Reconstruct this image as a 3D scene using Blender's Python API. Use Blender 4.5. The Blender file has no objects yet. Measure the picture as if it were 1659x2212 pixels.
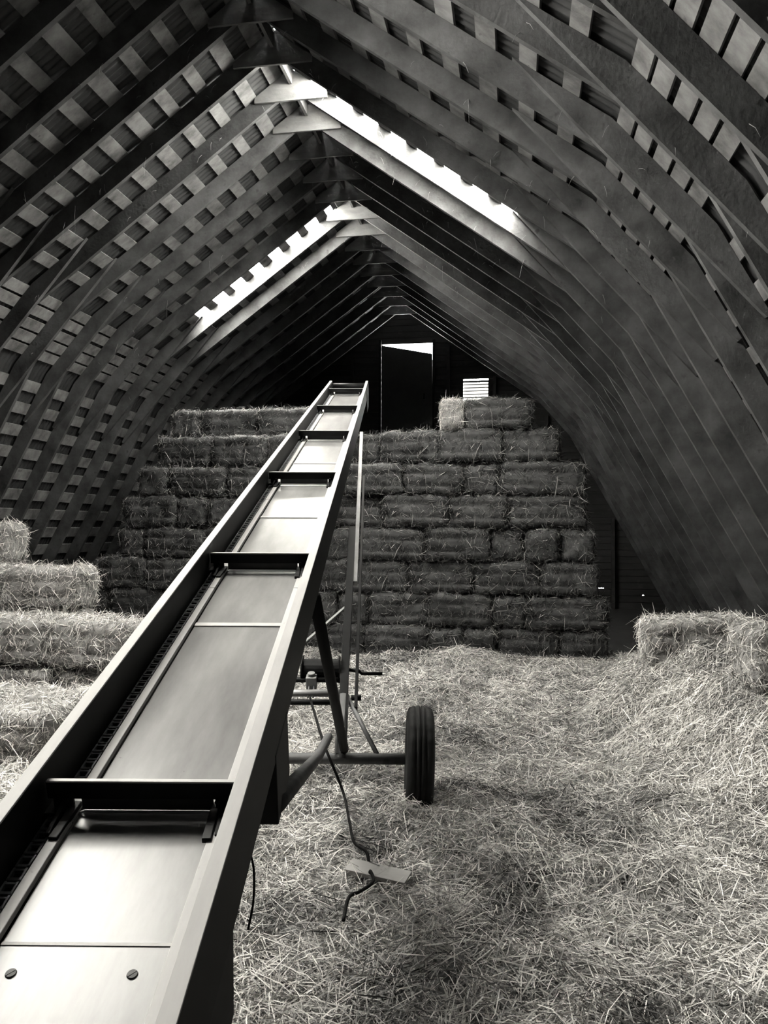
import bpy, math, random
import numpy as np
from mathutils import Vector, Matrix, noise as mnoise

random.seed(7)
rng = np.random.default_rng(11)
scene = bpy.context.scene
col = scene.collection

# ---------------------------------------------------------------- mesh helpers
class MB:
    """collects polygons and links them as one mesh object"""
    def __init__(self):
        self.v = []; self.f = []
    def add(self, vs, fs):
        b = len(self.v)
        self.v.extend([tuple(p) for p in vs])
        self.f.extend([tuple(b + i for i in f) for f in fs])
    def box(self, c, s, R=None):
        c = Vector(c); hx, hy, hz = s[0]/2, s[1]/2, s[2]/2
        vs = [Vector((x*hx, y*hy, z*hz)) for x in (-1,1) for y in (-1,1) for z in (-1,1)]
        if R is not None: vs = [R @ v for v in vs]
        self.add([c+v for v in vs], [(0,1,3,2),(4,6,7,5),(0,4,5,1),(2,3,7,6),(0,2,6,4),(1,5,7,3)])
    def bar(self, p0, p1, w, h, up=(0,0,1)):
        p0, p1 = Vector(p0), Vector(p1)
        d = (p1-p0).normalized(); u = Vector(up)
        s = d.cross(u)
        if s.length < 1e-4: s = d.cross(Vector((1,0,0)))
        s.normalize(); u = s.cross(d)
        R = Matrix((s, d, u)).transposed()
        self.box((p0+p1)/2, (w, (p1-p0).length, h), R)
    def path(self, pts, radii, n=10):
        pts = [Vector(p) for p in pts]
        if not hasattr(radii, '__len__'): radii = [radii]*len(pts)
        vs = []; ref = Vector((0.13,0.21,0.97))
        for i, p in enumerate(pts):
            d = (pts[min(i+1,len(pts)-1)] - pts[max(i-1,0)]).normalized()
            a = d.cross(ref)
            if a.length < 1e-3: a = d.cross(Vector((1,0,0)))
            a.normalize(); b = a.cross(d)
            for k in range(n):
                t = 2*math.pi*k/n
                vs.append(p + (a*math.cos(t)+b*math.sin(t))*radii[i])
        fs = []
        for i in range(len(pts)-1):
            for k in range(n):
                fs.append((i*n+k, i*n+(k+1)%n, (i+1)*n+(k+1)%n, (i+1)*n+k))
        fs.append(tuple(range(n-1,-1,-1))); fs.append(tuple((len(pts)-1)*n+k for k in range(n)))
        self.add(vs, fs)
    def prism(self, poly, y0, y1, org=(0,0,0)):
        """polygon in XZ pushed out along Y"""
        n = len(poly)
        vs = [(x+org[0], y0+org[1], z+org[2]) for x, z in poly] + [(x+org[0], y1+org[1], z+org[2]) for x, z in poly]
        fs = [tuple(range(n)), tuple(range(2*n-1, n-1, -1))]
        for i in range(n): fs.append((i, i+n, (i+1)%n+n, (i+1)%n))
        self.add(vs, fs)
    def lathe(self, prof, c, ax, n=48, mod=None):
        """profile of (along axis, radius) turned about axis ax"""
        ax = Vector(ax).normalized(); c = Vector(c)
        a = ax.cross(Vector((0,0,1)))
        if a.length < 1e-3: a = ax.cross(Vector((0,1,0)))
        a.normalize(); b = a.cross(ax)
        m = len(prof); vs = []
        for k in range(n):
            t = 2*math.pi*k/n; r_ = a*math.cos(t)+b*math.sin(t)
            for j, (x, r) in enumerate(prof):
                vs.append(c + ax*x + r_*(r+(mod(j,k) if mod else 0)))
        fs = []
        for k in range(n):
            for j in range(m-1):
                fs.append((k*m+j, k*m+j+1, ((k+1)%n)*m+j+1, ((k+1)%n)*m+j))
        self.add(vs, fs)
    def build(self, name, mat, parent=None, smooth=False, bevel=0):
        me = bpy.data.meshes.new(name)
        me.from_pydata(self.v, [], self.f)
        me.update()
        return link(name, me, mat, parent, smooth, bevel)

def link(name, me, mat, parent=None, smooth=False, bevel=0):
    o = bpy.data.objects.new(name, me); col.objects.link(o)
    if mat is not None and len(me.materials) == 0: me.materials.append(mat)
    if smooth: me.polygons.foreach_set('use_smooth', [True]*len(me.polygons))
    if parent is not None: o.parent = parent
    if bevel:
        b = o.modifiers.new('bevel', 'BEVEL'); b.width = bevel; b.segments = 2; b.limit_method = 'ANGLE'
    return o

def np_mesh(name, V, F, tone=None):
    """mesh from numpy: V (n,3), F (m,4)"""
    me = bpy.data.meshes.new(name)
    me.vertices.add(len(V)); me.vertices.foreach_set('co', np.ascontiguousarray(V, dtype=np.float32).ravel())
    m = len(F)
    me.loops.add(m*4); me.loops.foreach_set('vertex_index', np.ascontiguousarray(F, dtype=np.int32).ravel())
    me.polygons.add(m); me.polygons.foreach_set('loop_start', np.arange(0, m*4, 4, dtype=np.int32))
    me.update(calc_edges=True)
    if tone is not None:
        at = me.attributes.new('tone', 'FLOAT', 'POINT'); at.data.foreach_set('value', np.ascontiguousarray(tone, dtype=np.float32))
    return me

def tag(o, label=None, cat=None, group=None, kind=None):
    if label: o['label'] = label
    if cat: o['category'] = cat
    if group: o['group'] = group
    if kind: o['kind'] = kind
    return o

def empty(name, loc=(0,0,0)):
    o = bpy.data.objects.new(name, None); col.objects.link(o); o.location = loc
    o.empty_display_size = 0.2
    return o

def ribbons(P, D, L, Wd, lift, r):
    """straw blades: three cross-sections, gently curved and tapered"""
    n = len(P)
    D = D/np.linalg.norm(D, axis=1, keepdims=True)
    U = r.normal(size=(n,3)); U[:,2] += 1.2
    S = np.cross(D, U); S /= np.linalg.norm(S, axis=1, keepdims=True)+1e-9
    Nn = np.cross(S, D)
    V = np.empty((n,6,3), dtype=np.float32)
    for i, (t, w) in enumerate(((0.0,.8),(0.5,1.0),(1.0,.35))):
        c = P + D*(L*t)[:,None] + Nn*(lift*L*(t*t-t)*1.6)[:,None]
        V[:,2*i] = c - S*(Wd*w*.5)[:,None]
        V[:,2*i+1] = c + S*(Wd*w*.5)[:,None]
    b = (np.arange(n)*6)[:,None]
    F = np.concatenate([b+np.array([[0,1,3,2]]), b+np.array([[2,3,5,4]])], axis=1).reshape(-1,4)
    return V.reshape(-1,3), F

def vnoise(x, y, seed=0):
    """smooth value noise on numpy arrays"""
    xi = np.floor(x).astype(np.int64); yi = np.floor(y).astype(np.int64)
    fx = x-xi; fy = y-yi
    fx = fx*fx*(3-2*fx); fy = fy*fy*(3-2*fy)
    def h(a, b):
        k = (a*374761393 + b*668265263 + seed*974711) & 0x7fffffff
        k = ((k ^ (k >> 13))*1274126177) & 0x7fffffff
        return ((k ^ (k >> 16)) & 0xffff)/65535.0
    return (h(xi,yi)*(1-fx)+h(xi+1,yi)*fx)*(1-fy) + (h(xi,yi+1)*(1-fx)+h(xi+1,yi+1)*fx)*fy

def sstep(a, b, x):
    t = np.clip((x-a)/(b-a), 0, 1); return t*t*(3-2*t)

# ---------------------------------------------------------------- materials
def new_mat(name):
    m = bpy.data.materials.new(name); m.use_nodes = True
    nt = m.node_tree; return m, nt, nt.nodes['Principled BSDF']

def grey(v, warm=0.0):
    return (v*(1+warm), v, v*(1-1.3*warm), 1)

def noisy(name, lo, hi, scale=(4,4,4), rough=.8, metal=0.0, detail=8, bump=0.0, bscale=40, warm=0.0, coord='Object', spec=.3, spots=None, contrast=(.3,.7)):
    m, nt, p = new_mat(name)
    N = nt.nodes; Lk = nt.links
    tc = N.new('ShaderNodeTexCoord'); mp = N.new('ShaderNodeMapping'); mp.inputs['Scale'].default_value = scale
    nz = N.new('ShaderNodeTexNoise'); nz.inputs['Detail'].default_value = detail; nz.inputs['Scale'].default_value = 1.0; nz.inputs['Roughness'].default_value = .62
    rp = N.new('ShaderNodeValToRGB')
    rp.color_ramp.elements[0].color = grey(lo, warm); rp.color_ramp.elements[1].color = grey(hi, warm)
    rp.color_ramp.elements[0].position = contrast[0]; rp.color_ramp.elements[1].position = contrast[1]
    oi = N.new('ShaderNodeObjectInfo'); sc_ = N.new('ShaderNodeVectorMath'); sc_.operation = 'SCALE'; sc_.inputs[0].default_value = (53,31,17)
    av = N.new('ShaderNodeVectorMath'); av.operation = 'ADD'
    Lk.new(oi.outputs['Random'], sc_.inputs['Scale']); Lk.new(sc_.outputs[0], av.inputs[1]); Lk.new(tc.outputs[coord], av.inputs[0])
    Lk.new(av.outputs[0], mp.inputs['Vector']); Lk.new(mp.outputs[0], nz.inputs['Vector'])
    Lk.new(nz.outputs['Fac'], rp.inputs['Fac'])
    out = rp.outputs['Color']
    if spots:
        sc, th, val = spots
        n2 = N.new('ShaderNodeTexNoise'); n2.inputs['Scale'].default_value = sc; n2.inputs['Detail'].default_value = 3
        Lk.new(av.outputs[0], n2.inputs['Vector'])
        r2 = N.new('ShaderNodeValToRGB'); r2.color_ramp.elements[0].position = th; r2.color_ramp.elements[1].position = th+.05
        Lk.new(n2.outputs['Fac'], r2.inputs['Fac'])
        mx = N.new('ShaderNodeMix'); mx.data_type = 'RGBA'
        Lk.new(r2.outputs['Color'], mx.inputs['Factor']); Lk.new(out, mx.inputs[6]); mx.inputs[7].default_value = grey(val, warm)
        out = mx.outputs[2]
    Lk.new(out, p.inputs['Base Color'])
    p.inputs['Roughness'].default_value = rough; p.inputs['Metallic'].default_value = metal
    p.inputs['Specular IOR Level'].default_value = spec
    if bump:
        nb = N.new('ShaderNodeTexNoise'); nb.inputs['Scale'].default_value = bscale; nb.inputs['Detail'].default_value = 4
        bp = N.new('ShaderNodeBump'); bp.inputs['Strength'].default_value = bump; bp.inputs['Distance'].default_value = .01
        Lk.new(tc.outputs[coord], nb.inputs['Vector']); Lk.new(nb.outputs['Fac'], bp.inputs['Height']); Lk.new(bp.outputs[0], p.inputs['Normal'])
    return m

def straw_mat(name, stops):
    m, nt, p = new_mat(name); N = nt.nodes; Lk = nt.links
    at = N.new('ShaderNodeAttribute'); at.attribute_name = 'tone'
    rp = N.new('ShaderNodeValToRGB'); cr = rp.color_ramp
    cr.elements[0].position = stops[0][0]; cr.elements[0].color = grey(*stops[0][1:])
    cr.elements[1].position = stops[-1][0]; cr.elements[1].color = grey(*stops[-1][1:])
    for s in stops[1:-1]:
        e = cr.elements.new(s[0]); e.color = grey(*s[1:])
    Lk.new(at.outputs['Fac'], rp.inputs['Fac']); Lk.new(rp.outputs['Color'], p.inputs['Base Color'])
    p.inputs['Roughness'].default_value = .65; p.inputs['Specular IOR Level'].default_value = .25
    return m

M = {}
M['rafter'] = noisy('old_rafter_wood', .014, .085, (2.5,2.5,2.5), .85, bump=.4, bscale=30, spots=(9,.66,.04), warm=-.015)
M['board'] = noisy('sheathing_board_wood', .035, .19, (1.6,5,5), .85, bump=.3, bscale=35, spots=(13,.68,.08))
M['collar'] = noisy('collar_wood', .07, .16, (2,6,6), .85, bump=.3, bscale=30, spots=(14,.70,.08))
M['sheet'] = noisy('weathered_roof_sheet', .012, .035, (3,3,3), .6, warm=-.02)
M['ridge'] = noisy('ridge_wood', .08, .16, (3,3,3), .85)
M['gable'] = noisy('dark_gable_boards', .010, .028, (1,6,6), .8, spots=(3,.62,.03))
M['door'] = noisy('black_door_sheet', .015, .03, (3,3,3), .6)
M['concrete'] = noisy('barn_floor', .008, .016, (2,2,2), .9)
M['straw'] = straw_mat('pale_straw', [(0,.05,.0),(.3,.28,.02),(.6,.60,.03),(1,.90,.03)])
M['hay'] = straw_mat('dark_hay', [(0,.012,-.03),(.4,.07,-.01),(.75,.25,.02),(1,.65,.03)])  # darker base tone for the bales of the tall stack
M['deck'] = noisy('galvanised_deck', .085, .185, (7,1.5,4), .30, metal=.0, spec=.20, detail=6, spots=(26,.73,.08), warm=.01, bump=.03, bscale=6)
M['strip'] = noisy('pale_steel_strip', .30, .42, (10,2,10), .5, metal=.0, spots=(40,.70,.3), warm=.015)
M['flange'] = noisy('pale_rail_edge', .28, .38, (10,2,10), .6, metal=.0, warm=.015)  # top edge kept paler than the rail sides
M['paint'] = noisy('black_painted_steel', .003, .008, (6,6,6), .55, metal=.0, spec=.10, warm=-.03)
M['paint2'] = noisy('dark_steel_plate', .012, .03, (8,8,8), .4, metal=.2, warm=-.03, spots=(60,.77,.3))
M['chain'] = noisy('dark_chain_steel', .09, .18, (20,20,20), .45, metal=.3, warm=-.03)
M['steel'] = noisy('grey_tube_steel', .05, .12, (6,6,6), .55, metal=.1, warm=-.01, spots=(12,.66,.05))
M['lightsteel'] = noisy('light_channel_steel', .16, .26, (6,6,6), .5, metal=.3)
M['tyre'] = noisy('tyre_rubber', .006, .014, (12,12,12), .75, warm=-.02, bump=.2, bscale=60)
M['cable'] = noisy('black_cable', .003, .006, (5,5,5), .6, spec=.08)
M['plank'] = noisy('pale_wood_slat', .26, .34, (3,12,12), .7, warm=.02)
M['wisp'] = noisy('hanging_hay_wisp', .10, .3, (20,20,20), .8)
M['screw'] = noisy('screw_steel', .015, .03, (80,80,80), .6)

m, nt, p = new_mat('vent_dimming_pane'); N = nt.nodes; N.remove(p)  # added sheet that dims the bright sky seen through the vent
tr = N.new('ShaderNodeBsdfTransparent'); tr.inputs[0].default_value = (.10,.10,.098,1)
nt.links.new(tr.outputs[0], N['Material Output'].inputs['Surface']); M['pane'] = m
# translucent corrugated roof light
m, nt, p = new_mat('translucent_roof_sheet'); N = nt.nodes
N.remove(p)
tr = N.new('ShaderNodeBsdfTransparent'); tr.inputs[0].default_value = (.86,.85,.82,1)
tl = N.new('ShaderNodeBsdfTranslucent'); tl.inputs[0].default_value = (.8,.79,.75,1)
mx = N.new('ShaderNodeMixShader'); mx.inputs[0].default_value = .35
nt.links.new(tr.outputs[0], mx.inputs[1]); nt.links.new(tl.outputs[0], mx.inputs[2]); nt.links.new(mx.outputs[0], N['Material Output'].inputs['Surface'])
M['rooflight'] = m

# ---------------------------------------------------------------- barn section
XR = -2.57                                    # ridge line
K1 = (3.14, 4.69); K2 = (3.83, 3.90); FOOT = (5.94, 0.0); APEX = (0.0, 6.97)
PROF = [APEX, K1, K2, FOOT]                   # inner edge of the rafters (distance from the ridge, height)
Y0, STEP = 8.62, 0.702                        # arch 0 and the spacing of the arches
I0, I1 = -8, 13
Y_BACK, Y_FRONT = 18.4, -3.2
def arch_y(i): return Y0 + STEP*i

def lines(t):
    """the three segment lines of the section pushed out by t: (point, direction, outward normal)"""
    out = []
    for a, b in zip(PROF[:-1], PROF[1:]):
        d = Vector((b[0]-a[0], b[1]-a[1])).normalized(); n = Vector((-d.y, d.x))
        out.append((Vector(a)+n*t, d, n))
    return out
def isect(l1, l2):
    p, d = l1[0], l1[1]; q, e = l2[0], l2[1]
    den = d.x*e.y - d.y*e.x; w = q-p
    return p + d*((w.x*e.y-w.y*e.x)/den)
def offset_profile(t):
    L = lines(t)
    a = L[0][0] + L[0][1]*((0-L[0][0].x)/L[0][1].x)
    f = L[2][0] + L[2][1]*((0-L[2][0].y)/L[2][1].y)
    return [a, isect(L[0],L[1]), isect(L[1],L[2]), f]
RD = 0.20                                     # rafter depth
BD = 0.026                                    # board thickness
OUT = offset_profile(RD)
SHEET = offset_profile(RD+BD+.012)

def clip(poly, p, n):
    """keep the side where (q-p).n <= 0"""
    res = []
    for i in range(len(poly)):
        a, b = poly[i], poly[(i+1)%len(poly)]
        da, db = (a-p).dot(n), (b-p).dot(n)
        if da <= 0: res.append(a)
        if da*db < 0: res.append(a + (b-a)*(da/(da-db)))
    return res
def piece(k, ext0, ext1):
    """outline of one straight length of the arch, trimmed at the roof line"""
    a, b = Vector(PROF[k]), Vector(PROF[k+1]); d = (b-a).normalized(); n = Vector((-d.y, d.x))
    a2, b2 = a-d*ext0, b+d*ext1
    poly = [a2, b2, b2+n*RD, a2+n*RD]
    for q, dd, nn in lines(RD-.002): poly = clip(poly, q, nn)
    poly = clip(poly, Vector((0.0,0)), Vector((-1,0)))
    poly = clip(poly, Vector((0,0.0)), Vector((0,-1)))
    return poly

def mirror_poly(poly, s):
    return [(s*q.x, q.y) for q in poly] if s > 0 else [(-q.x, q.y) for q in reversed(poly)]

# --- one arch, then copies
TH = 0.05
def make_arch():
    root = empty('roof_arch', (XR, arch_y(I0), 0))
    for s in (-1, 1):
        for k, nm, e0, e1, y in ((0,'upper_rafter',.3,.9,0.0),(1,'knee_piece',.95,.75,-TH),(2,'lower_rafter',.8,.0,0.0)):
            mb = MB(); mb.prism(mirror_poly(piece(k,e0,e1), s), y-TH/2+.001, y+TH/2-.001)
            mb.build(nm, M['rafter'], root)
    c = [Vector((-.44,6.83)), Vector((.44,6.83)), Vector((.44,7.16)), Vector((-.44,7.16))]
    for q, dd, nn in lines(RD-.004)[:1]:
        c = clip(c, q, nn); c = clip(c, Vector((-q.x,q.y)), Vector((-nn.x,nn.y)))
    mb = MB(); mb.prism([(q.x,q.y) for q in c], -TH/2-.028, -TH/2-.001)
    mb.build('collar_board', M['collar'], root)
    return root
def copy_tree(o, parent=None):
    c = o.copy(); col.objects.link(c); c.parent = parent
    for ch in list(o.children): copy_tree(ch, c)
    return c
ORD = ['zeroth','first','second','third','fourth','fifth','sixth','seventh','eighth','ninth','tenth','eleventh','twelfth','thirteenth','fourteenth','fifteenth','sixteenth']
def arch_label(i):
    if i == 0: return 'brightly lit bent timber roof arch at the far edge of the right roof light'
    if i == -1: return 'dark bent timber roof arch at the near edge of the right roof light'
    if i == 5: return 'brightly lit bent timber roof arch at the far edge of the left roof light'
    if i == 4: return 'dim bent timber roof arch at the near edge of the left roof light'
    if 0 < i < 4: return f'bent timber roof arch between the two roof lights, {ORD[i]} beyond the right one'
    if i > 5: return f'dark bent timber roof arch, {ORD[i-5]} behind the lit arch at the left roof light'
    return f'large bent timber roof arch overhead, {ORD[-1-i]} in front of the right roof light'
proto_arch = make_arch()
for i in range(I0, I1+1):
    a = proto_arch if i == I0 else copy_tree(proto_arch)
    a.location = (XR, arch_y(i), 0)
    tag(a, arch_label(i), 'rafter', 'bent timber arches that carry the roof')

# --- roof sheets with the roof-light bays left open
LIGHTS = [(1,-1,.30,2.72),(-1,4,.34,2.66),(-1,-6,.34,2.75),(-1,-7,.34,2.75),(-1,-8,.34,2.75)]   # side, bay, from, to (distance from the ridge); last added unseen to brighten floor
PITCH, AMP = .0762, .009
EXT = .36                                     # the sheets in view reach past the arch into the next bay
def on_sheet(dx):
    """height of the sheet on the upper slope"""
    a, b = SHEET[0], SHEET[1]; return a.y + (b.y-a.y)*(dx-a.x)/(b.x-a.x)
NRM = [l[2] for l in lines(0)]
def corr(ys): return AMP*np.sin(2*math.pi*ys/PITCH)
def sheet_strip(mb, s, y0, y1, pts, nrms):
    ny = max(2, int(round((y1-y0)/PITCH*6)))
    ys = np.linspace(y0, y1, ny+1); cs = corr(ys)
    m_ = len(pts); vs = []
    for y, c in zip(ys, cs):
        for q, n in zip(pts, nrms): vs.append((XR+s*(q.x+n.x*c), y, q.y+n.y*c))
    fs = [(j*m_+k, j*m_+k+1, (j+1)*m_+k+1, (j+1)*m_+k) for j in range(ny) for k in range(m_-1)]
    mb.add(vs, fs)
mb = MB()
n01 = (NRM[0]+NRM[1]).normalized(); n12 = (NRM[1]+NRM[2]).normalized()
bays = list(range(-17, 14))
for s in (-1, 1):
    for b in bays:
        ya, yb = arch_y(b), arch_y(b+1)
        if b == bays[-1]: yb = Y_BACK
        if b == bays[0]: ya = Y_FRONT
        hit = [q for q in LIGHTS if q[0] == s and q[1] == b]
        ext = [q for q in LIGHTS[:2] if q[0] == s and q[1] == b-1]
        if ext:
            d0, d1 = ext[0][2], ext[0][3]; ym = ya+EXT
            sheet_strip(mb, s, ym, yb, SHEET, [NRM[0], n01, n12, NRM[2]])
            sheet_strip(mb, s, ya, ym, [SHEET[0], Vector((d0, on_sheet(d0)))], [NRM[0], NRM[0]])
            sheet_strip(mb, s, ya, ym, [Vector((d1, on_sheet(d1))), SHEET[1], SHEET[2], SHEET[3]], [NRM[0], n01, n12, NRM[2]])
        elif not hit:
            sheet_strip(mb, s, ya, yb, SHEET, [NRM[0], n01, n12, NRM[2]])
        else:
            d0, d1 = hit[0][2], hit[0][3]
            sheet_strip(mb, s, ya, yb, [SHEET[0], Vector((d0, on_sheet(d0)))], [NRM[0], NRM[0]])
            sheet_strip(mb, s, ya, yb, [Vector((d1, on_sheet(d1))), SHEET[1], SHEET[2], SHEET[3]], [NRM[0], n01, n12, NRM[2]])
ceiling = mb.build('ceiling', M['sheet'], None, True)
tag(ceiling, 'dark corrugated roof sheets on spaced boards', 'roof', kind='structure')
for j, (s, b, d0, d1) in enumerate(LIGHTS):
    mb = MB(); sheet_strip(mb, s, arch_y(b)+.001, arch_y(b+1)+(EXT if j < 2 else 0)-.001, [Vector((d0+.001,on_sheet(d0+.001))), Vector((d1-.001,on_sheet(d1-.001)))], [NRM[0], NRM[0]])
    o = mb.build(f'window_{j+1}', M['rooflight'], None, True)
    # packing strips that close the board-thick gap between arch and sheet at the two edges
    dq = [Vector((q, OUT[0].y+(OUT[1].y-OUT[0].y)*(q-OUT[0].x)/(OUT[1].x-OUT[0].x))) for q in (d0-.05, d1+.05)]
    dr = [Vector((q, on_sheet(q)+.012)) for q in (d1+.05, d0-.05)]
    mb = MB()
    for yy in (arch_y(b), arch_y(b+1)): mb.prism([(XR+s*q.x, q.y) for q in dq+dr], yy-.02, yy+.02)
    mb.build('packing_strip', M['ridge'], o)
    tag(o, ['bright translucent roof light strip on the right slope','bright translucent roof light strip on the left slope','translucent roof light strip on the left slope overhead','second translucent roof light strip on the left slope overhead','third roof light strip, added unseen on the left slope to brighten the right floor'][j], 'roof light', kind='structure')

# --- spaced boards along the barn, on the backs of the arches
seglen = [(OUT[k+1]-OUT[k]).length for k in range(3)]
def at_s(s_):
    for k in range(3):
        if s_ <= seglen[k] or k == 2:
            d = (OUT[k+1]-OUT[k]).normalized(); return OUT[k]+d*s_, d, NRM[k]
        s_ -= seglen[k]
pos = list(np.arange(.22, seglen[0]-.12, .385))
kz = seglen[0]
pos += [kz+.12, kz+.30, kz+.50, kz+.68, kz+.86]
pos += list(np.arange(kz+seglen[1]+.24, sum(seglen)-.12, .335))
for s in (-1, 1):
    for q in pos:
        p_, d, n = at_s(q)
        w = .165 + .02*math.sin(q*37+s)
        if kz < q < kz+seglen[1]: w = .145
        c = p_ + n*(BD/2+.001); mb = MB()
        R = Matrix(((0, s*d.x, s*n.x), (1, 0, 0), (0, d.y, n.y)))
        mb.box((XR+s*c.x, (Y_FRONT+Y_BACK)/2, c.y), (Y_BACK-Y_FRONT, w, BD), R)
        mb.build('sheathing_board', M['board'], ceiling)
mb = MB(); mb.box((XR, (Y_FRONT+Y_BACK)/2, OUT[0].y-.12), (.035, Y_BACK-Y_FRONT, .16)); mb.build('ridge_board', M['ridge'], ceiling)

# --- ground
mb = MB(); mb.box((XR, (Y_FRONT+Y_BACK)/2, -.06), (2*SHEET[3].x+.4, Y_BACK-Y_FRONT+.6, .1))
tag(mb.build('floor', M['concrete']), 'bare barn floor under the straw', 'floor', kind='structure')

# --- gables
def half_width(z):
    P = SHEET
    for a, b in zip(P[:-1], P[1:]):
        if b.y <= z <= a.y: return a.x + (b.x-a.x)*(a.y-z)/(a.y-b.y)
    return 0
DOOR = (-3.16, -1.93, 3.9, 6.32)              # loft door opening x0, x1, z0, z1
LOUV = (-1.19, -.60, 4.62, 5.31)
mb = MB(); h = .15; z = 0.0
while z < 7.2:
    z1 = min(z+h-.004, 7.22)
    w = half_width(min(z+h*.6, 7.2))+.16
    spans = [(XR-w, XR+w)]
    for x0, x1, za, zb in (DOOR, LOUV):
        if z1 > za+.02 and z < zb-.02:
            ns = []
            for a, b in spans:
                if x1 <= a or x0 >= b: ns.append((a,b)); continue
                if a < x0: ns.append((a, x0))
                if b > x1: ns.append((x1, b))
            spans = ns
    if abs(z-.45) < .02: spans = [q for a, b in spans for q in ([(a,b)] if not a < 1.9 < b else [(a,1.92),(1.92,1.97),(1.97,1.99),(1.99,2.05),(2.05,2.28),(2.28,2.30),(2.30,b)])]
    if abs(z-.30) < .02: spans = [q for a, b in spans for q in ([(a,b)] if not a < 1.9 < b else [(a,2.90),(2.90,2.94),(2.94,b)])]
    for a, b in spans:
        if b-a > .015:
            g = .018 if b-a < .07 else 0
            tilt = .012
            mb.add([(a,Y_BACK-tilt,z+g),(b,Y_BACK-tilt,z+g),(b,Y_BACK,z1),(a,Y_BACK,z1),(a,Y_BACK+.02,z+g),(b,Y_BACK+.02,z+g),(b,Y_BACK+.03,z1+.012-.0*g),(a,Y_BACK+.03,z1+.012-.0*g)],
                   [(0,1,2,3),(7,6,5,4),(0,4,5,1),(3,2,6,7),(0,3,7,4),(1,5,6,2)])
    z += h
mb.box((XR, Y_BACK+.01, -.03), (2*SHEET[3].x, .05, .08))
wall_back = mb.build('wall_back', M['gable']); tag(wall_back, 'far gable wall of dark horizontal boards', 'wall', kind='structure')
for x in (-4.9, -3.9, -1.55, -.45, .75, 2.25, -6.3):
    zt = 0
    dx = abs(x-XR)
    for a, b in zip(PROF[:-1], PROF[1:]):
        if a[0] <= dx <= b[0]: zt = a[1]+(b[1]-a[1])*(dx-a[0])/(b[0]-a[0])
    mb = MB(); mb.box((x, Y_BACK-.07, zt/2), (.07, .10, zt)); mb.build('wall_stud', M['gable'], wall_back)
mb = MB()
mb.prism([(XR+q.x, q.y) for q in SHEET] + [(XR-q.x, q.y) for q in reversed(SHEET[1:])], Y_FRONT-.05, Y_FRONT)
tag(mb.build('wall_front', M['gable']), 'near gable wall behind the viewer', 'wall', kind='structure')
# loft door hung a little low, daylight in the wedge above it
d = empty('door_1', ((DOOR[0]+DOOR[1])/2, Y_BACK-.05, DOOR[2])); tag(d, 'black loft door in the far gable with a bright wedge of daylight above', 'door', kind='structure')
w2 = (DOOR[1]-DOOR[0])/2
mb = MB(); mb.prism([(-w2-.012,0),(w2+.004,0),(w2-.006,2.13),(-w2-.006,2.375)], 0, .03); mb.build('door_panel', M['door'], d)
mb = MB(); mb.prism([(-w2-.08,-.05),(-w2-.02,-.05),(-w2-.02,2.5),(-w2-.08,2.5)], -.02, .05); mb.prism([(w2+.0,-.05),(w2+.06,-.05),(w2+.06,2.47),(w2+.0,2.47)], -.02, .05)
mb.build('door_frame', M['paint'], d)
mb = MB(); mb.box((.42,-.02,1.1),(.05,.03,.14)); mb.build('door_handle', M['paint'], d)
d = empty('window_6', ((LOUV[0]+LOUV[1])/2, Y_BACK, LOUV[2])); tag(d, 'bright slatted vent opening in the far gable', 'vent', kind='structure')
lw = (LOUV[1]-LOUV[0])/2; lh = LOUV[3]-LOUV[2]
mb = MB()
for k in range(9): mb.box((0, 0, .03+k*lh/9), (2*lw, .05, .014))
mb.build('slat', M['gable'], d)
mb = MB(); mb.box((0,.045,lh/2), (2*lw,.004,lh)); mb.build('dimming_pane', M['pane'], d)  # sheet added behind the slats to hold down the sky's glare
mb = MB(); mb.box((-lw-.02,-.03,lh/2),(.04,.08,lh+.08)); mb.box((lw+.02,-.03,lh/2),(.04,.08,lh+.08)); mb.box((0,-.03,lh+.02),(2*lw,.08,.04)); mb.box((0,-.03,-.02),(2*lw,.08,.04))
mb.build('window_frame', M['gable'], d)

# ---------------------------------------------------------------- straw on the floor
def heap(x, y):
    e = sstep(.45, 1.75, x-.20*np.abs(y-7.4)) * sstep(4.2, 6.0, y) * (1-sstep(9.0, 11.0, y))
    return .66*e*(1-sstep(2.5, 3.0, x))
def height(x, y):
    h_ = .035 + .10*(vnoise(x*1.1, y*1.1, 1)-.5)*.8 + .12*(vnoise(x*3.1, y*3.1, 2)-.5) + .05*(vnoise(x*8, y*8, 3)-.5)
    h_ = h_ + .10*sstep(1.0, 2.6, x)*sstep(1.5,3.5,y)
    h_ = h_ + .12*np.exp(-(((x+.9)/.7)**2+((y-10.3)/.45)**2)) + .10*np.exp(-(((x+3.6)/.8)**2+((y-6.3)/1.2)**2))
    return np.maximum(h_, .008)
hh = lambda x, y: height(x,y)+heap(x,y)
def mat_mesh(name, x0, x1, y0, y1, st, hf):
    nx = int((x1-x0)/st)+1; ny = int((y1-y0)/st)+1
    X, Y = np.meshgrid(np.linspace(x0,x1,nx), np.linspace(y0,y1,ny))
    V = np.stack([X, Y, hf(X,Y)], -1).reshape(-1,3)
    i = (np.arange(ny-1)[:,None]*nx+np.arange(nx-1)[None]).reshape(-1,1)
    F = i+np.array([[0,1,nx+1,nx]])
    return V, F
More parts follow.
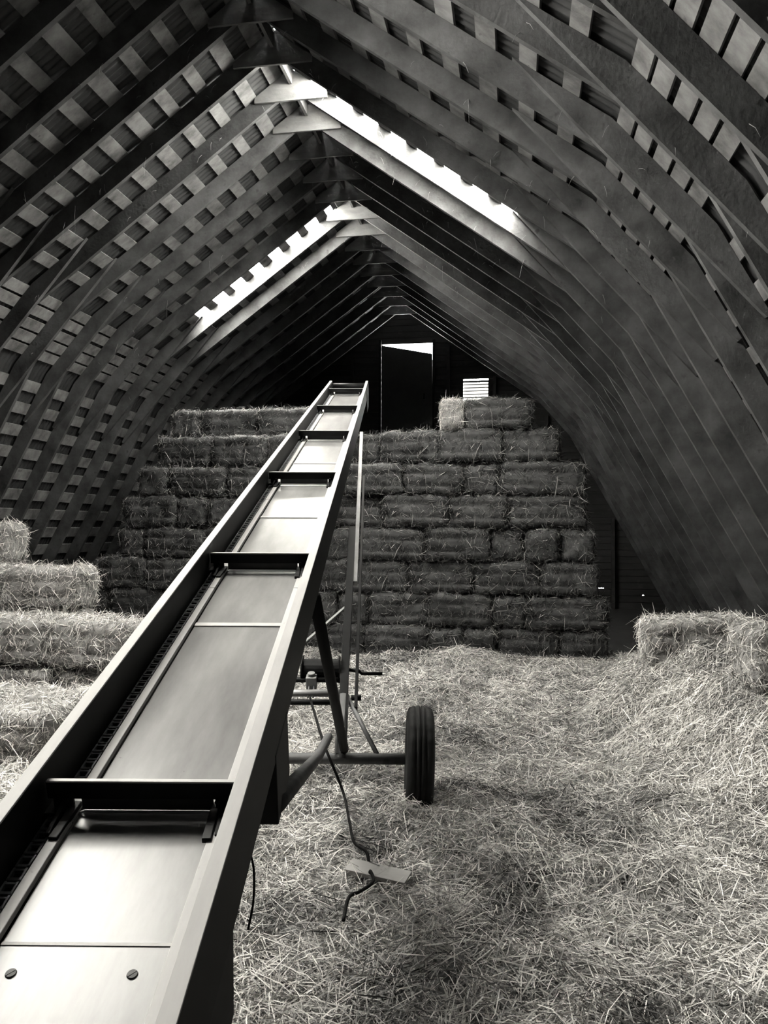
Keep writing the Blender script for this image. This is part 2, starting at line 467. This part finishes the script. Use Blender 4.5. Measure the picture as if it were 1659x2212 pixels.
def blades_on(P2, hf, r, up=.055):
    n = len(P2); x, y = P2[:,0], P2[:,1]
    e = .03
    gx = (hf(x+e,y)-hf(x-e,y))/(2*e); gy = (hf(x,y+e)-hf(x,y-e))/(2*e)
    az = r.uniform(0, 2*math.pi, n); D = np.stack([np.cos(az), np.sin(az), np.zeros(n)], -1)
    D[:,2] = D[:,0]*gx + D[:,1]*gy + r.normal(0, .30, n)
    L = np.clip(r.lognormal(-2.35, .5, n), .03, .32)
    dist = np.hypot(x, y)
    Wd = r.uniform(.0028, .0056, n)*(1+.10*np.maximum(dist-4,0))
    z = hf(x,y) + r.uniform(-.006, up, n)
    P = np.stack([x, y, z], -1) - D*(L*.5)[:,None]
    V, F = ribbons(P, D, L, Wd, r.normal(.05,.35,n), r)
    patch = vnoise(x*1.7, y*1.7, 5)*.5+vnoise(x*5, y*5, 6)*.5
    tone = np.clip(r.beta(1.5,1.5,n)*.95 + (patch-.5)*.5 + .03 - .26*sstep(.70,.82,vnoise(x*2.3+7, y*2.3, 9)), 0, 1)
    return V, F, np.repeat(tone, 6)
def sample_floor(n, r):
    pts = []
    tot = 0
    while tot < n:
        y = 2.0 + 9.0*r.random(n)**1.55
        x = r.uniform(-4.4, 3.1, n)
        k = (x < .55*y+.6) & (x > -.75*y-.5)
        pts.append(np.stack([x[k], y[k]], -1)); tot += k.sum()
    return np.concatenate(pts)[:n]
P2 = sample_floor(250000, rng)
hp = heap(P2[:,0], P2[:,1])
def straw_obj(name, base, blades, mat):
    Vb, Fb = base; V, F, t = blades
    tb = np.clip(.02+.22*vnoise(Vb[:,0]*9, Vb[:,1]*9, 8), 0, 1)
    me = np_mesh(name, np.concatenate([Vb, V]), np.concatenate([Fb, F+len(Vb)]), np.concatenate([tb, t]))
    return link(name, me, mat)
low = P2[hp < .06]; hi = P2[hp >= .06]
o = straw_obj('loose_straw', mat_mesh('b', -8.2, 3.3, -2.8, 11.2, .05, height), blades_on(low, hh, rng), M['straw'])
tag(o, 'thick litter of pale loose straw covering the barn floor', 'straw', kind='stuff')
Vh, Fh = mat_mesh('h', .4, 3.25, 3.9, 11.0, .05, hh)
keep = heap(Vh[:,0], Vh[:,1]) > .004
Fh = Fh[keep[Fh].all(axis=1)]
used = np.unique(Fh); remap = -np.ones(len(Vh), dtype=np.int64); remap[used] = np.arange(len(used))
o = straw_obj('hay_heap', (Vh[used], remap[Fh]), blades_on(np.concatenate([hi, hi+rng.normal(0,.05,hi.shape)]), hh, rng, .05), M['straw'])
tag(o, 'heap of loose pale hay spilling from the bales at the right edge', 'heap')

# ---------------------------------------------------------------- hay bales
BL, BH, BDp = .87, .452, .48
def bale_mesh(name, seed, nbl, mat):
    r = np.random.default_rng(seed)
    g = 14
    lin = np.linspace(-1,1,g)
    A, B = np.meshgrid(lin, lin)
    faces = []; V = []; F = []
    for ax in range(3):
        for s in (-1,1):
            c = np.zeros((g*g,3)); c[:,ax] = s; c[:,(ax+1)%3] = A.ravel()*s; c[:,(ax+2)%3] = B.ravel()
            b = len(V)*g*g
            i = (np.arange(g-1)[:,None]*g+np.arange(g-1)[None]).reshape(-1,1)
            V.append(c); F.append(b+i+np.array([[0,1,g+1,g]]))
    V = np.concatenate(V); F = np.concatenate(F)
    half = np.array([BL,BDp,BH])/2 - .012
    rad = .085
    def shape(c):
        p = c*half; inner = np.clip(p, -(half-rad), half-rad); d = p-inner
        ln = np.linalg.norm(d, axis=1, keepdims=True)+1e-9
        n = d/ln
        p = inner + n*rad
        a = p[:,0]*3.0; k = seed*3.7
        big = np.array([mnoise.noise(Vector((q[0]*4+k, q[1]*4, q[2]*4))) for q in p])
        sm = np.array([mnoise.noise(Vector((q[0]*16+k, q[1]*16, q[2]*16))) for q in p])
        groove = np.exp(-((np.abs(p[:,2])-.085)/.018)**2)*(np.abs(n[:,1])>.5) + np.exp(-((np.abs(p[:,1])-.10)/.018)**2)*(np.abs(n[:,2])>.5)
        flake = .006*np.sin(p[:,0]*math.pi*2/.085+seed)*(np.abs(n[:,0])<.5)
        return p + n*(.044*big+.016*sm-.026*groove+flake)[:,None], n
    P, n = shape(V)
    # blades
    fa = r.choice(6, nbl, p=np.array([BH*BDp,BH*BDp,BL*BH*1.2,BL*BH*1.2,BL*BDp,BL*BDp])/(2*BH*BDp+2.4*BL*BH+2*BL*BDp))
    c = r.uniform(-1,1,(nbl,3)); ax = fa//2; c[np.arange(nbl), ax] = np.where(fa%2, 1, -1)
    Q, qn = shape(c)
    D = r.normal(size=(nbl,3)); D[:,2] -= .5*(ax!=2)
    D -= qn*(np.sum(D*qn,axis=1,keepdims=True)); D /= np.linalg.norm(D,axis=1,keepdims=True)+1e-9
    D = D + qn*np.abs(r.normal(.05,.22,nbl))[:,None]
    stick = r.random(nbl) < .12
    D[stick] += qn[stick]*r.uniform(.4,1.2,stick.sum())[:,None]
    L = np.clip(r.lognormal(-2.45,.5,nbl), .03, .28)
    BV, BF = ribbons(Q+qn*r.uniform(-.006,.012,nbl)[:,None]-D*(L*.3)[:,None], D, L, r.uniform(.0032,.0065,nbl), r.normal(.1,.35,nbl), r)
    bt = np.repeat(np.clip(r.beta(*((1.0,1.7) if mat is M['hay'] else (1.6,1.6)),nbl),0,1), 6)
    tb = np.clip(.22+.2*np.array([mnoise.noise(Vector((q[0]*12+seed,q[1]*12,q[2]*12))) for q in P]), 0, 1)
    me = np_mesh(name, np.concatenate([P,BV]), np.concatenate([F,BF+len(P)]), np.concatenate([tb,bt]))
    me.materials.append(mat)
    return me
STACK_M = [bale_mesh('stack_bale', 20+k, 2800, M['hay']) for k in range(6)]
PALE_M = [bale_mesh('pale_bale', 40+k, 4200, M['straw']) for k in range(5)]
def bale(meshes, x, y, z, rz, label, group, sx=1.0, sy=1.0, sz=1.0, tilt=(0,0)):
    o = link('hay_bale', random.choice(meshes), None)
    o.location = (x, y, z+BH/2*sz); o.scale = (sx, sy, sz)
    o.rotation_euler = (tilt[0], tilt[1], rz + (math.pi if random.random() < .5 else 0))
    return tag(o, label, 'bale', group)

ROWH = .46
XL = [-6.53,-6.50,-6.27,-5.95,-5.85,-5.62,-5.42,-5.30]
XRt = [1.25,1.25,1.12,1.10,.98,.96,.63]
rowname = ['bottom','second','third','fourth','fifth','sixth','seventh','eighth']
GS = 'hay bales of the tall dark stack at the far end'
ELX = -2.15                                     # below the conveyor: splits left from right in the labels
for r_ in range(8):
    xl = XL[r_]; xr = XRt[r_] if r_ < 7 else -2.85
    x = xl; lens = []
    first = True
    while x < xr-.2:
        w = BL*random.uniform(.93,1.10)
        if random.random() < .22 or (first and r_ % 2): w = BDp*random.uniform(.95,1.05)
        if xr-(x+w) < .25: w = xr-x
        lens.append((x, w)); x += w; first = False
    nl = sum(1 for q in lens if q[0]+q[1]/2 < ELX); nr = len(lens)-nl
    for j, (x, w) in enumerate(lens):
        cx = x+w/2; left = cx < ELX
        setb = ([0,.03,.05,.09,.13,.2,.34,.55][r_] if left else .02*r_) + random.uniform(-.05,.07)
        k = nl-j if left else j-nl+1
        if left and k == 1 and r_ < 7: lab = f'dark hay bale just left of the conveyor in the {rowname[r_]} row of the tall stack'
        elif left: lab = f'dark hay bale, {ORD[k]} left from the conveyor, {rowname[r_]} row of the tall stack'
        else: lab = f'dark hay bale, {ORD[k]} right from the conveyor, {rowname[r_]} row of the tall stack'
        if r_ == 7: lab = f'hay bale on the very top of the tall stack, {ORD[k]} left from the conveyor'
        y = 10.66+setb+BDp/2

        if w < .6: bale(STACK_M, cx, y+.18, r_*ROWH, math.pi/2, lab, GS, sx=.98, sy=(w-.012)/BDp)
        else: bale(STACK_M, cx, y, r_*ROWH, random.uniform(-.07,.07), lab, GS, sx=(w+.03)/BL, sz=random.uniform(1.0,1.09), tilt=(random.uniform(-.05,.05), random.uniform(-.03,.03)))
# the odd bales on top at the right
bale(STACK_M, -.22, 11.02, 7*ROWH+.005, 0, 'dark hay bale alone on top of the stack under the bright slatted vent', GS, sx=1.10)
bale(PALE_M, -.86, 11.12, 7*ROWH+.005, math.pi/2, 'end-on hay bale painted pale as skylit, atop the stack between loft door and vent', GS, sx=.85, sy=.72)  # straw colour paints in the skylight falling on this bale
GP = 'pale hay bales stacked in steps at the left edge'
pl = [(-3.80,5.36,.04,0,'pale hay bale low at the left edge nearest the viewer, beside the conveyor rail'),
      (-4.72,5.40,.04,0,'pale hay bale on the floor left of the nearest low bale'),
      (-3.83,5.93,.03,.02,'pale hay bale on the floor right behind the nearest low bale'),
      (-4.74,5.95,.03,0,'pale hay bale on the floor in the second line at left'),
      (-3.86,6.95,.05,0,'pale hay bale on the floor under the second step at left'),
      (-4.78,6.93,.05,0,'pale hay bale on the floor at left under the cut bale'),
      (-3.92,6.86,.52,-.06,'pale hay bale with a dark hollow in its face, second step beside the conveyor rail'),
      (-4.80,6.90,.52,.03,'shaggy pale hay bale on the second step at the left edge'),
      (-4.86,7.55,.05,0,'pale hay bale on the floor at the back of the left steps'),
      (-4.88,7.50,.515,0,'pale hay bale at the back of the second step at left'),
      (-4.90,7.55,.975,.03,'pale square-cut hay bale on the third step at left, against the dark wall'),
      (-5.80,7.60,.975,0,'pale hay bale on the third step at the far left edge'),
      (-5.79,7.55,.515,0,'pale hay bale under the far left edge of the third step'),
      (-5.77,7.55,.05,0,'pale hay bale on the floor under the topmost left bale'),
      (-6.03,7.95,1.435,.05,'topmost pale hay bale, cut by the left edge of the photo')]
for x, y, z, rz, lab in pl: bale(PALE_M, x, y, z, rz, lab, GP, sx=1.02, sz=1.0)
GR = 'pale hay bales on the heap at the right edge'
for x, y, z, rz, lab, t in [
    (1.66,7.72,.10,.05,'pale hay bale half buried under the higher right-hand bale',0),
    (1.66,7.66,.57,.04,'pale hay bale on top of the right heap, in front of the dark corner',.05),
    (2.12,6.15,.20,.12,'pale hay bale buried in the heap under the bale at the right edge',0),
    (2.10,6.10,.68,.15,'shaggy pale hay bale cut by the right edge of the photo',-.05)]:
    bale(PALE_M, x, y, z, rz, lab, GR, sx=1.06, sy=1.05, sz=1.02, tilt=(0,t))

# ---------------------------------------------------------------- bale elevator
e = Vector((-.15116905,.9471865,.28281733)); l = Vector((.98750249,.1576034,0)); n = Vector((.04457297,-.27928282,.95917379))
O = Vector((-.61627417,-.08062296,.68713626))   # centre line of the trough, level with the rail tops
S0, S1 = -1.35, 11.69                           # low end and top end along the trough
elev = empty('bale_elevator')
elev.matrix_world = Matrix(((l.x,e.x,n.x,O.x),(l.y,e.y,n.y,O.y),(l.z,e.z,n.z,O.z),(0,0,0,1)))
tag(elev, 'long sloping bale elevator with shiny metal trough rising to the top of the hay stack', 'elevator')
WI = elev.matrix_world.inverted()
def Lc(p): return WI @ Vector(p)
HW = .28; FL = .035; DK = -.135; SH = .205
for s in (-1, 1):
    mb = MB(); mb.box((s*(HW-FL/2), (S0+S1)/2, -SH/2-.002), (FL-.001, S1-S0, SH-.004))
    rail = mb.build('side_rail', M['paint'], elev); rail['label'] = 'black inner face of the trough side'
    mb = MB(); mb.box((s*(HW-FL/2), (S0+S1)/2, .001), (FL, S1-S0, .006)); f_ = mb.build('rail_edge', M['flange'], rail, bevel=.001); f_['label'] = 'pale top edge of the trough side'
# deck sheets, each with a pale lapped lip
seams = [1.525/.9646+1.602*k for k in range(-1, 7)]
ends = [S0+.1]+[q for q in seams if q > S0+.3 and q < S1-.3]+[S1-.05]
for a, b in zip(ends[:-1], ends[1:]):
    mb = MB(); mb.box((.008, (a+b)/2, DK-.002), (.346, b-a-.002, .003))
    d = mb.build('deck_sheet', M['deck'], elev)
    nr = a < 1.0
    mb = MB(); mb.box((.008, b-(.004 if nr else .012), DK+(.0005 if nr else .002)), (.346, .008 if nr else .03, .002 if nr else .004)); mb.build('sheet_lap', M['strip'], d)
    if a < 1.0:
        for x in (-.118, .118):
            mb = MB()
            c = Vector((x+.006, b-.075, DK))
            mb.lathe([(0,.011),(.0025,.010),(.003,.0)], c, (0,0,1), 20)
            mb.box(c+Vector((0,0,.0032)), (.019,.0025,.0006), Matrix.Rotation(.8,3,'Z'))
            mb.build('screw', M['screw'], d)
for s, x0, x1 in ((-1,-.197,-.170),(1,.184,.212)):
    mb = MB()
    k = S0+.1
    while k < S1-.1:
        q = min(k+1.6, S1-.1); mb.box(((x0+x1)/2, (k+q)/2, DK+.008), (x1-x0, q-k-.004, .016)); k = q
    mb.build('chain_guide', M['strip'], elev, bevel=.002)
for s in (-1, 1):
    mb = MB(); mb.box((s*.222, (S0+S1)/2, DK-.012), (.046, S1-S0-.1, .004)); mb.build('chain_tray', M['paint'], elev)
    mb = MB(); pc = .0425; k = S0+.12; w = .034
    while k < S1-.1:
        c = s*.2205; z = DK+.004
        mb.box((c, k+.004, z), (w, .008, .009)); mb.box((c, k+.032, z), (w-.010, .006, .009))
        mb.box((c-w/2+.003, k+.02, z), (.005, .036, .011)); mb.box((c+w/2-.003, k+.02, z), (.005, .036, .011))
        k += pc
    mb.build('conveyor_chain', M['chain'], elev)
# flights
SF = [1.917/.9646+1.811*k for k in range(6)]
def make_flight():
    fl = MB(); fl.box((0,0,-.064), (.484,.008,.048))
    f = fl.build('flight', M['paint'], elev); f['label'] = 'dark cross bar that pushes the bales'
    mb = MB(); mb.box((0,0,-.0385), (.480,.013,.005)); mb.build('flight_edge', M['strip'], f, bevel=.0015)
    mb = MB(); mb.box((.005,.012,-.106), (.335,.005,.046)); mb.build('flight_plate', M['paint2'], f)
    mb = MB(); mb.path([(-.166,-.004,-.136),(-.163,-.004,-.128),(-.155,-.004,-.1255),(.155,-.004,-.1255),(.172,-.004,-.127)], .004, 8); mb.build('bottom_lip', M['lightsteel'], f, True)
    for s in (-1, 1):
        mb = MB()
        mb.box((s*.205,.005,-.10), (.05,.012,.07)); mb.bar((s*.178,.02,-.118), (s*.184,-.12,-.118), .022, .014)
        mb.bar((s*.200,.03,-.10), (s*.205,-.10,-.125), .012, .02); mb.box((s*.222,.0,-.122), (.05,.05,.012))
        mb.path([(s*.19,-.012,-.085),(s*.19,-.022,-.085)], .007, 8)
        mb.build('chain_bracket', M['paint'], f, bevel=.002)
    return f
f0 = make_flight(); f0.location = (0, SF[0], 0)
for k in SF[1:]:
    c = copy_tree(f0, elev); c.location = (0, k, 0)
# lower frame and return run
for s in (-1, 1):
    mb = MB()
    mb.bar((s*.235, .9, -.235), (s*.235, S1-.5, -.235), .04, .06)
    mb.build('truss_chord', M['paint'], elev)
mb = MB()
for k in np.arange(1.0, S1-.4, .8): mb.box((0, k, -.235), (.46, .035, .05))
mb.build('cross_member', M['paint'], elev)
mb = MB(); mb.box((0, (S0+S1)/2, -.20), (.40, S1-S0-.4, .003)); mb.build('under_tray', M['paint'], elev)
# hanging drive housing near the low end
mb = MB(); mb.prism([(-.26,-.47),(.262,-.47),(.274,-.2),(-.274,-.2)], 1.15, 1.72); mb.build('drive_housing', M['paint'], elev, bevel=.004)
mb = MB(); mb.box((.268,1.32,-.36),(.012,.14,.16)); mb.path([(.27,1.3,-.33),(.285,1.3,-.33)],.018,12); mb.build('housing_cover', M['paint2'], elev)
# end roller and side plates at the top
mb = MB(); mb.path([(-.24,S1-.07,-.07),(.24,S1-.07,-.07)], .045, 16); mb.build('head_roller', M['paint'], elev, True)
for s in (-1,1):
    mb = MB(); mb.prism([(0,0),(.0,-.0)], 0, 0) if False else mb.box((s*(HW+.004), S1-.35, -.20), (.006,.62,.34)); mb.build('head_plate', M['paint'], elev)
# bracket for the drawbar
mb = MB(); mb.box((.245,2.45,-.30), (.075,.26,.24)); mb.box((.245,2.40,-.40), (.05,.12,.06)); mb.build('pivot_bracket', M['paint'], elev, bevel=.004)
mb = MB(); mb.box((-.245,2.45,-.30), (.075,.26,.24)); mb.build('pivot_bracket', M['paint'], elev, bevel=.004)

# undercarriage (given where it stands in the barn)
AX = Vector((-.612,5.03,.335))                  # right wheel centre
ctr = AX - l*.8095                              # middle of the axle
def tube(name, pts, r_, mat, n_=14, label=None):
    mb = MB(); mb.path([Lc(p) for p in pts], r_, n_); o = mb.build(name, mat, elev, True)
    if label: o['label'] = label
    return o
def beam(name, p0, p1, w, h_, mat):
    mb = MB(); mb.bar(Lc(p0), Lc(p1), w, h_, Lc(Vector(p0)+Vector((0,0,1)))-Lc(p0)); return mb.build(name, mat, elev, bevel=.003)
tube('axle', [ctr-l*.72, ctr+l*.72], .036, M['steel'])
for s in (-1, 1):
    wc = ctr + l*(.8095*s)
    lean = l*s + Vector((0,0,-.03 if s > 0 else -.03))
    r0 = .338; hw = .088
    prof = [(-hw*.62,.20),(-hw*.88,.225),(-hw,.26),(-hw*.98,.295),(-hw*.86,.322),(-hw*.72,r0-.006),(-hw*.45,r0),(-hw*.40,r0-.009),(-hw*.33,r0-.009),(-hw*.28,r0),(-hw*.06,r0+.002),(-hw*.04,r0-.008),(hw*.04,r0-.008),(hw*.06,r0+.002),(hw*.28,r0),(hw*.33,r0-.009),(hw*.40,r0-.009),(hw*.45,r0),(hw*.72,r0-.006),(hw*.86,.322),(hw*.98,.295),(hw,.26),(hw*.88,.225),(hw*.62,.20)]
    wl = MB()
    wl.lathe([(-.06,.035),(-.05,.07),(-.02,.075),(.0,.15),(.0,.195),(.05,.20),(.06,.205)], Lc(wc), WI.to_3x3() @ lean, 32)
    hub = wl.build('wheel', M['steel'], elev, True)
    t_ = MB(); t_.lathe(prof, Lc(wc), WI.to_3x3() @ lean, 96, lambda j, k: (-.006 if (j in (4,5,6,17,18,19) and k % 4 == 0) else 0))
    t_.build('tyre', M['tyre'], hub, True)
    c0 = ctr + l*(.30*s)
    # arms: forward strut, telescopic lift arm, drawbar
    tube('lower_arm', [O+l*(.26*s)+e*3.72+n*-.23, c0+Vector((0,0,.06))+l*(.02*s)], .030, M['paint'])
    top = O+l*(.262*s)+e*8.35+n*-.22
    beam('lift_arm', c0+Vector((0,-.02,.02)), c0+(top-c0)*.60, .060, .060, M['paint'])
    beam('lift_arm_slider', c0+(top-c0)*.42+l*(.045*s), top+l*(.045*s), .035, .05, M['lightsteel'])
    beam('lift_arm_channel', c0+(top-c0)*.10+l*(.085*s), c0+(top-c0)*.80+l*(.085*s), .022, .05, M['paint'])
    tube('drawbar', [O+l*(.262*s)+e*2.40+n*-.40, c0+Vector((0,-.62,.19)), c0+Vector((0,-.35,.235))], [.034,.030,.027], M['steel'])
    tube('arm_stay', [c0+(top-c0)*.14, c0+l*(.24*s)+Vector((0,0,.02))], .016, M['steel'])
    tube('cast_post', [c0+Vector((0,-.03,.0)), c0+(top-c0)*.13+Vector((0,-.03,0))], .040, M['steel'])
c0 = ctr+l*.30; c1 = ctr-l*.30; top = O+l*.262+e*8.35+n*-.22; top1 = O-l*.262+e*8.35+n*-.22
for q, rr in ((.115,.020),(.135,.026),(.165,.018)):
    tube('cross_tube', [c0+(top-c0)*q, c1+(top1-c1)*q], rr, M['paint' if rr < .025 else 'lightsteel'])
beam('cross_stay', c1+(top1-c1)*.17, c0+(top-c0)*.36, .03, .012, M['lightsteel'])
tube('winch_handle', [c0+(top-c0)*.19, c0+(top-c0)*.19+l*.10+Vector((0,0,-.012)), c0+(top-c0)*.19+l*.12+Vector((0,0,-.03)), c0+(top-c0)*.19+l*.27+Vector((0,0,-.03))], .013, M['paint'])
mb = MB(); q = Lc(c0+(top-c0)*.19-l*.18); mb.path([q-Vector((.13,0,0)), q+Vector((.13,0,0))], .075, 20); mb.path([q-Vector((.14,0,0)), q-Vector((.13,0,0))], .10, 20); mb.path([q+Vector((.13,0,0)), q+Vector((.14,0,0))], .10, 20)
mb.build('winch_drum', M['paint'], elev)
mb = MB(); q = Lc(c0+(top-c0)*.16-l*.24); mb.box(q, (.075,.07,.10)); mb.path([q+Vector((0,0,.05)), q+Vector((0,0,.075))], .028, 12)
mb.build('pulley_block', M['lightsteel'], elev, bevel=.006)
tube('bolt_knob', [c0+(top-c0)*.125+l*.05, c0+(top-c0)*.125+l*.12], .020, M['paint'])
for dx_ in (-.02,.015):
    tube('winch_rope', [c0+(top-c0)*.16-l*(.24+dx_), c0+(top-c0)*.125-l*(.24+dx_)], .006, M['steel'], 8)

# ---------------------------------------------------------------- small things on the floor
pk = empty('wooden_slat', (-.69,3.935,.075)); pk.rotation_euler = (math.radians(9), math.radians(2), math.radians(-13))
tag(pk, 'short pale wooden slat lying over the black cable on the straw', 'slat')
mb = MB(); mb.box((0,0,0), (.335,.105,.022)); mb.build('board', M['plank'], pk, bevel=.002)
mb = MB(); mb.box((-.15,0,-.02), (.02,.09,.02)); mb.box((.15,0,-.02), (.02,.09,.02)); mb.build('end_block', M['plank'], pk)
def smooth_path(pts, m_=8):
    pts = [Vector(p) for p in pts]; out = []
    P = [pts[0]]+pts+[pts[-1]]
    for i in range(1, len(P)-2):
        for k in range(m_):
            t = k/m_; a, b, c, d_ = P[i-1], P[i], P[i+1], P[i+2]
            out.append(.5*((2*b)+(c-a)*t+(2*a-5*b+4*c-d_)*t*t+(3*b-a-3*c+d_)*t**3))
    out.append(pts[-1]); return out
mb = MB()
mb.path(smooth_path([c0+(top-c0)*.125-l*.24, (-1.17,4.70,.50), (-1.03,4.62,.24), (-.94,4.40,.14), (-.86,4.15,.13), (-.77,4.05,.12), (-.74,3.96,.055), (-.715,3.86,.11), (-.68,3.74,.115), (-.72,3.62,.12), (-.76,3.55,.12), (-.752,3.40,.09)]), .0085, 8)
tag(mb.build('power_cable', M['cable'], None, True), 'thin black cable hanging from the elevator winch down to the straw', 'cable')
mb = MB()
mb.path(smooth_path([O+l*.27+e*1.95+n*-.22, O+l*.28+e*1.95+n*-.2+Vector((0,0,-.06)), O+l*.275+e*1.93+n*-.2+Vector((.008,0,-.12)), O+l*.27+e*1.93+n*-.2+Vector((0,0,-.19))]), .003, 6)
tag(mb.build('dangling_twine', M['cable'], None, True), 'short dark twine dangling from the near side of the elevator', 'twine')

# wisps of hay and cobweb caught on the arches
mb = MB(); R2 = random.Random(5)
for k in range(240):
    i = R2.randint(-7, 6); s = 1 if R2.random() < .72 else -1
    q = R2.uniform(.3, 5.2); seg = 0; rem = q
    ln = [(Vector(PROF[j+1])-Vector(PROF[j])).length for j in range(3)]
    while seg < 2 and rem > ln[seg]: rem -= ln[seg]; seg += 1
    dvec = (Vector(PROF[seg+1])-Vector(PROF[seg])).normalized()
    p_ = Vector(PROF[seg])+dvec*rem+NRM[seg]*R2.uniform(0,.15)
    b = Vector((XR+s*p_.x, arch_y(i)-TH/2-.004-(.05 if seg == 1 else 0), p_.y))
    L_ = R2.uniform(.02, .11) if R2.random() < .93 else R2.uniform(.2,.35)
    sway = R2.uniform(-.06,.06)
    mb.path([b, b+Vector((sway*.5,-.02,-L_*.4)), b+Vector((sway,-.015,-L_))], [.0022,.0018,.001], 4)
tag(mb.build('hay_wisps', M['wisp']), 'wisps of hay and cobweb hanging from the roof arches', 'wisps', kind='stuff')

# ---------------------------------------------------------------- light: an overcast sky outside, reaching in by the roof lights and gaps
w = bpy.data.worlds.new('overcast'); scene.world = w; w.use_nodes = True
bg = w.node_tree.nodes['Background']; bg.inputs[0].default_value = (1.0,.985,.94,1); bg.inputs[1].default_value = 185.0
def portal(name, c, nrm, along, sx, sy):
    ld = bpy.data.lights.new(name, 'AREA'); ld.shape = 'RECTANGLE'; ld.size = sx; ld.size_y = sy; ld.cycles.is_portal = True
    o = bpy.data.objects.new(name, ld); col.objects.link(o)
    z = -Vector(nrm).normalized(); x = Vector(along).normalized(); y = z.cross(x)
    o.matrix_world = Matrix(((x.x,y.x,z.x,c[0]),(x.y,y.y,z.y,c[1]),(x.z,y.z,z.z,c[2]),(0,0,0,1)))
for j, (s, b, d0, d1) in enumerate(LIGHTS):
    dm = (d0+d1)/2; nn = NRM[0]
    c = (XR+s*(dm+nn.x*.03), (arch_y(b)+arch_y(b+1)+(EXT if j < 2 else 0))/2, on_sheet(dm)+nn.y*.03)
    dirv = Vector((s*(SHEET[1].x-SHEET[0].x), 0, SHEET[1].y-SHEET[0].y)).normalized()
    portal(f'roof_daylight_{j}', c, (-s*nn.x, 0, -nn.y), (0,1,0), STEP+(EXT if j < 2 else 0), (d1-d0)/abs(dirv.x))
portal('door_daylight', ((DOOR[0]+DOOR[1])/2, Y_BACK+.06, 6.18), (0,-1,0), (1,0,0), 1.23, .34)
portal('vent_daylight', ((LOUV[0]+LOUV[1])/2, Y_BACK+.06, (LOUV[2]+LOUV[3])/2), (0,-1,0), (1,0,0), .6, .7)

# ---------------------------------------------------------------- camera
cam = bpy.data.cameras.new('camera'); co = bpy.data.objects.new('camera', cam); col.objects.link(co); scene.camera = co
cam.sensor_fit = 'HORIZONTAL'; cam.sensor_width = 36; cam.lens = 36*1661/1659; cam.clip_start = .02
cxr = Vector((.986038674, .166482557, .00336025295)); cdn = Vector((0,.0201797039,-.999796369)); cfw = Vector((-.166516465,.985837886,.0198979684))
co.matrix_world = Matrix(((cxr.x,-cdn.x,-cfw.x,0),(cxr.y,-cdn.y,-cfw.y,0),(cxr.z,-cdn.z,-cfw.z,1.85),(0,0,0,1)))

# ---------------------------------------------------------------- render look
vs = scene.view_settings
vs.view_transform = 'Standard'; vs.look = 'None'; vs.gamma = 1; vs.exposure = 0; vs.use_curve_mapping = False
scene.cycles.use_denoising = True
scene.cycles.max_bounces = 5; scene.cycles.diffuse_bounces = 2; scene.cycles.glossy_bounces = 2; scene.cycles.adaptive_threshold = .06; scene.cycles.adaptive_min_samples = 16; scene.cycles.transparent_max_bounces = 8
scene.cycles.sample_clamp_indirect = 10
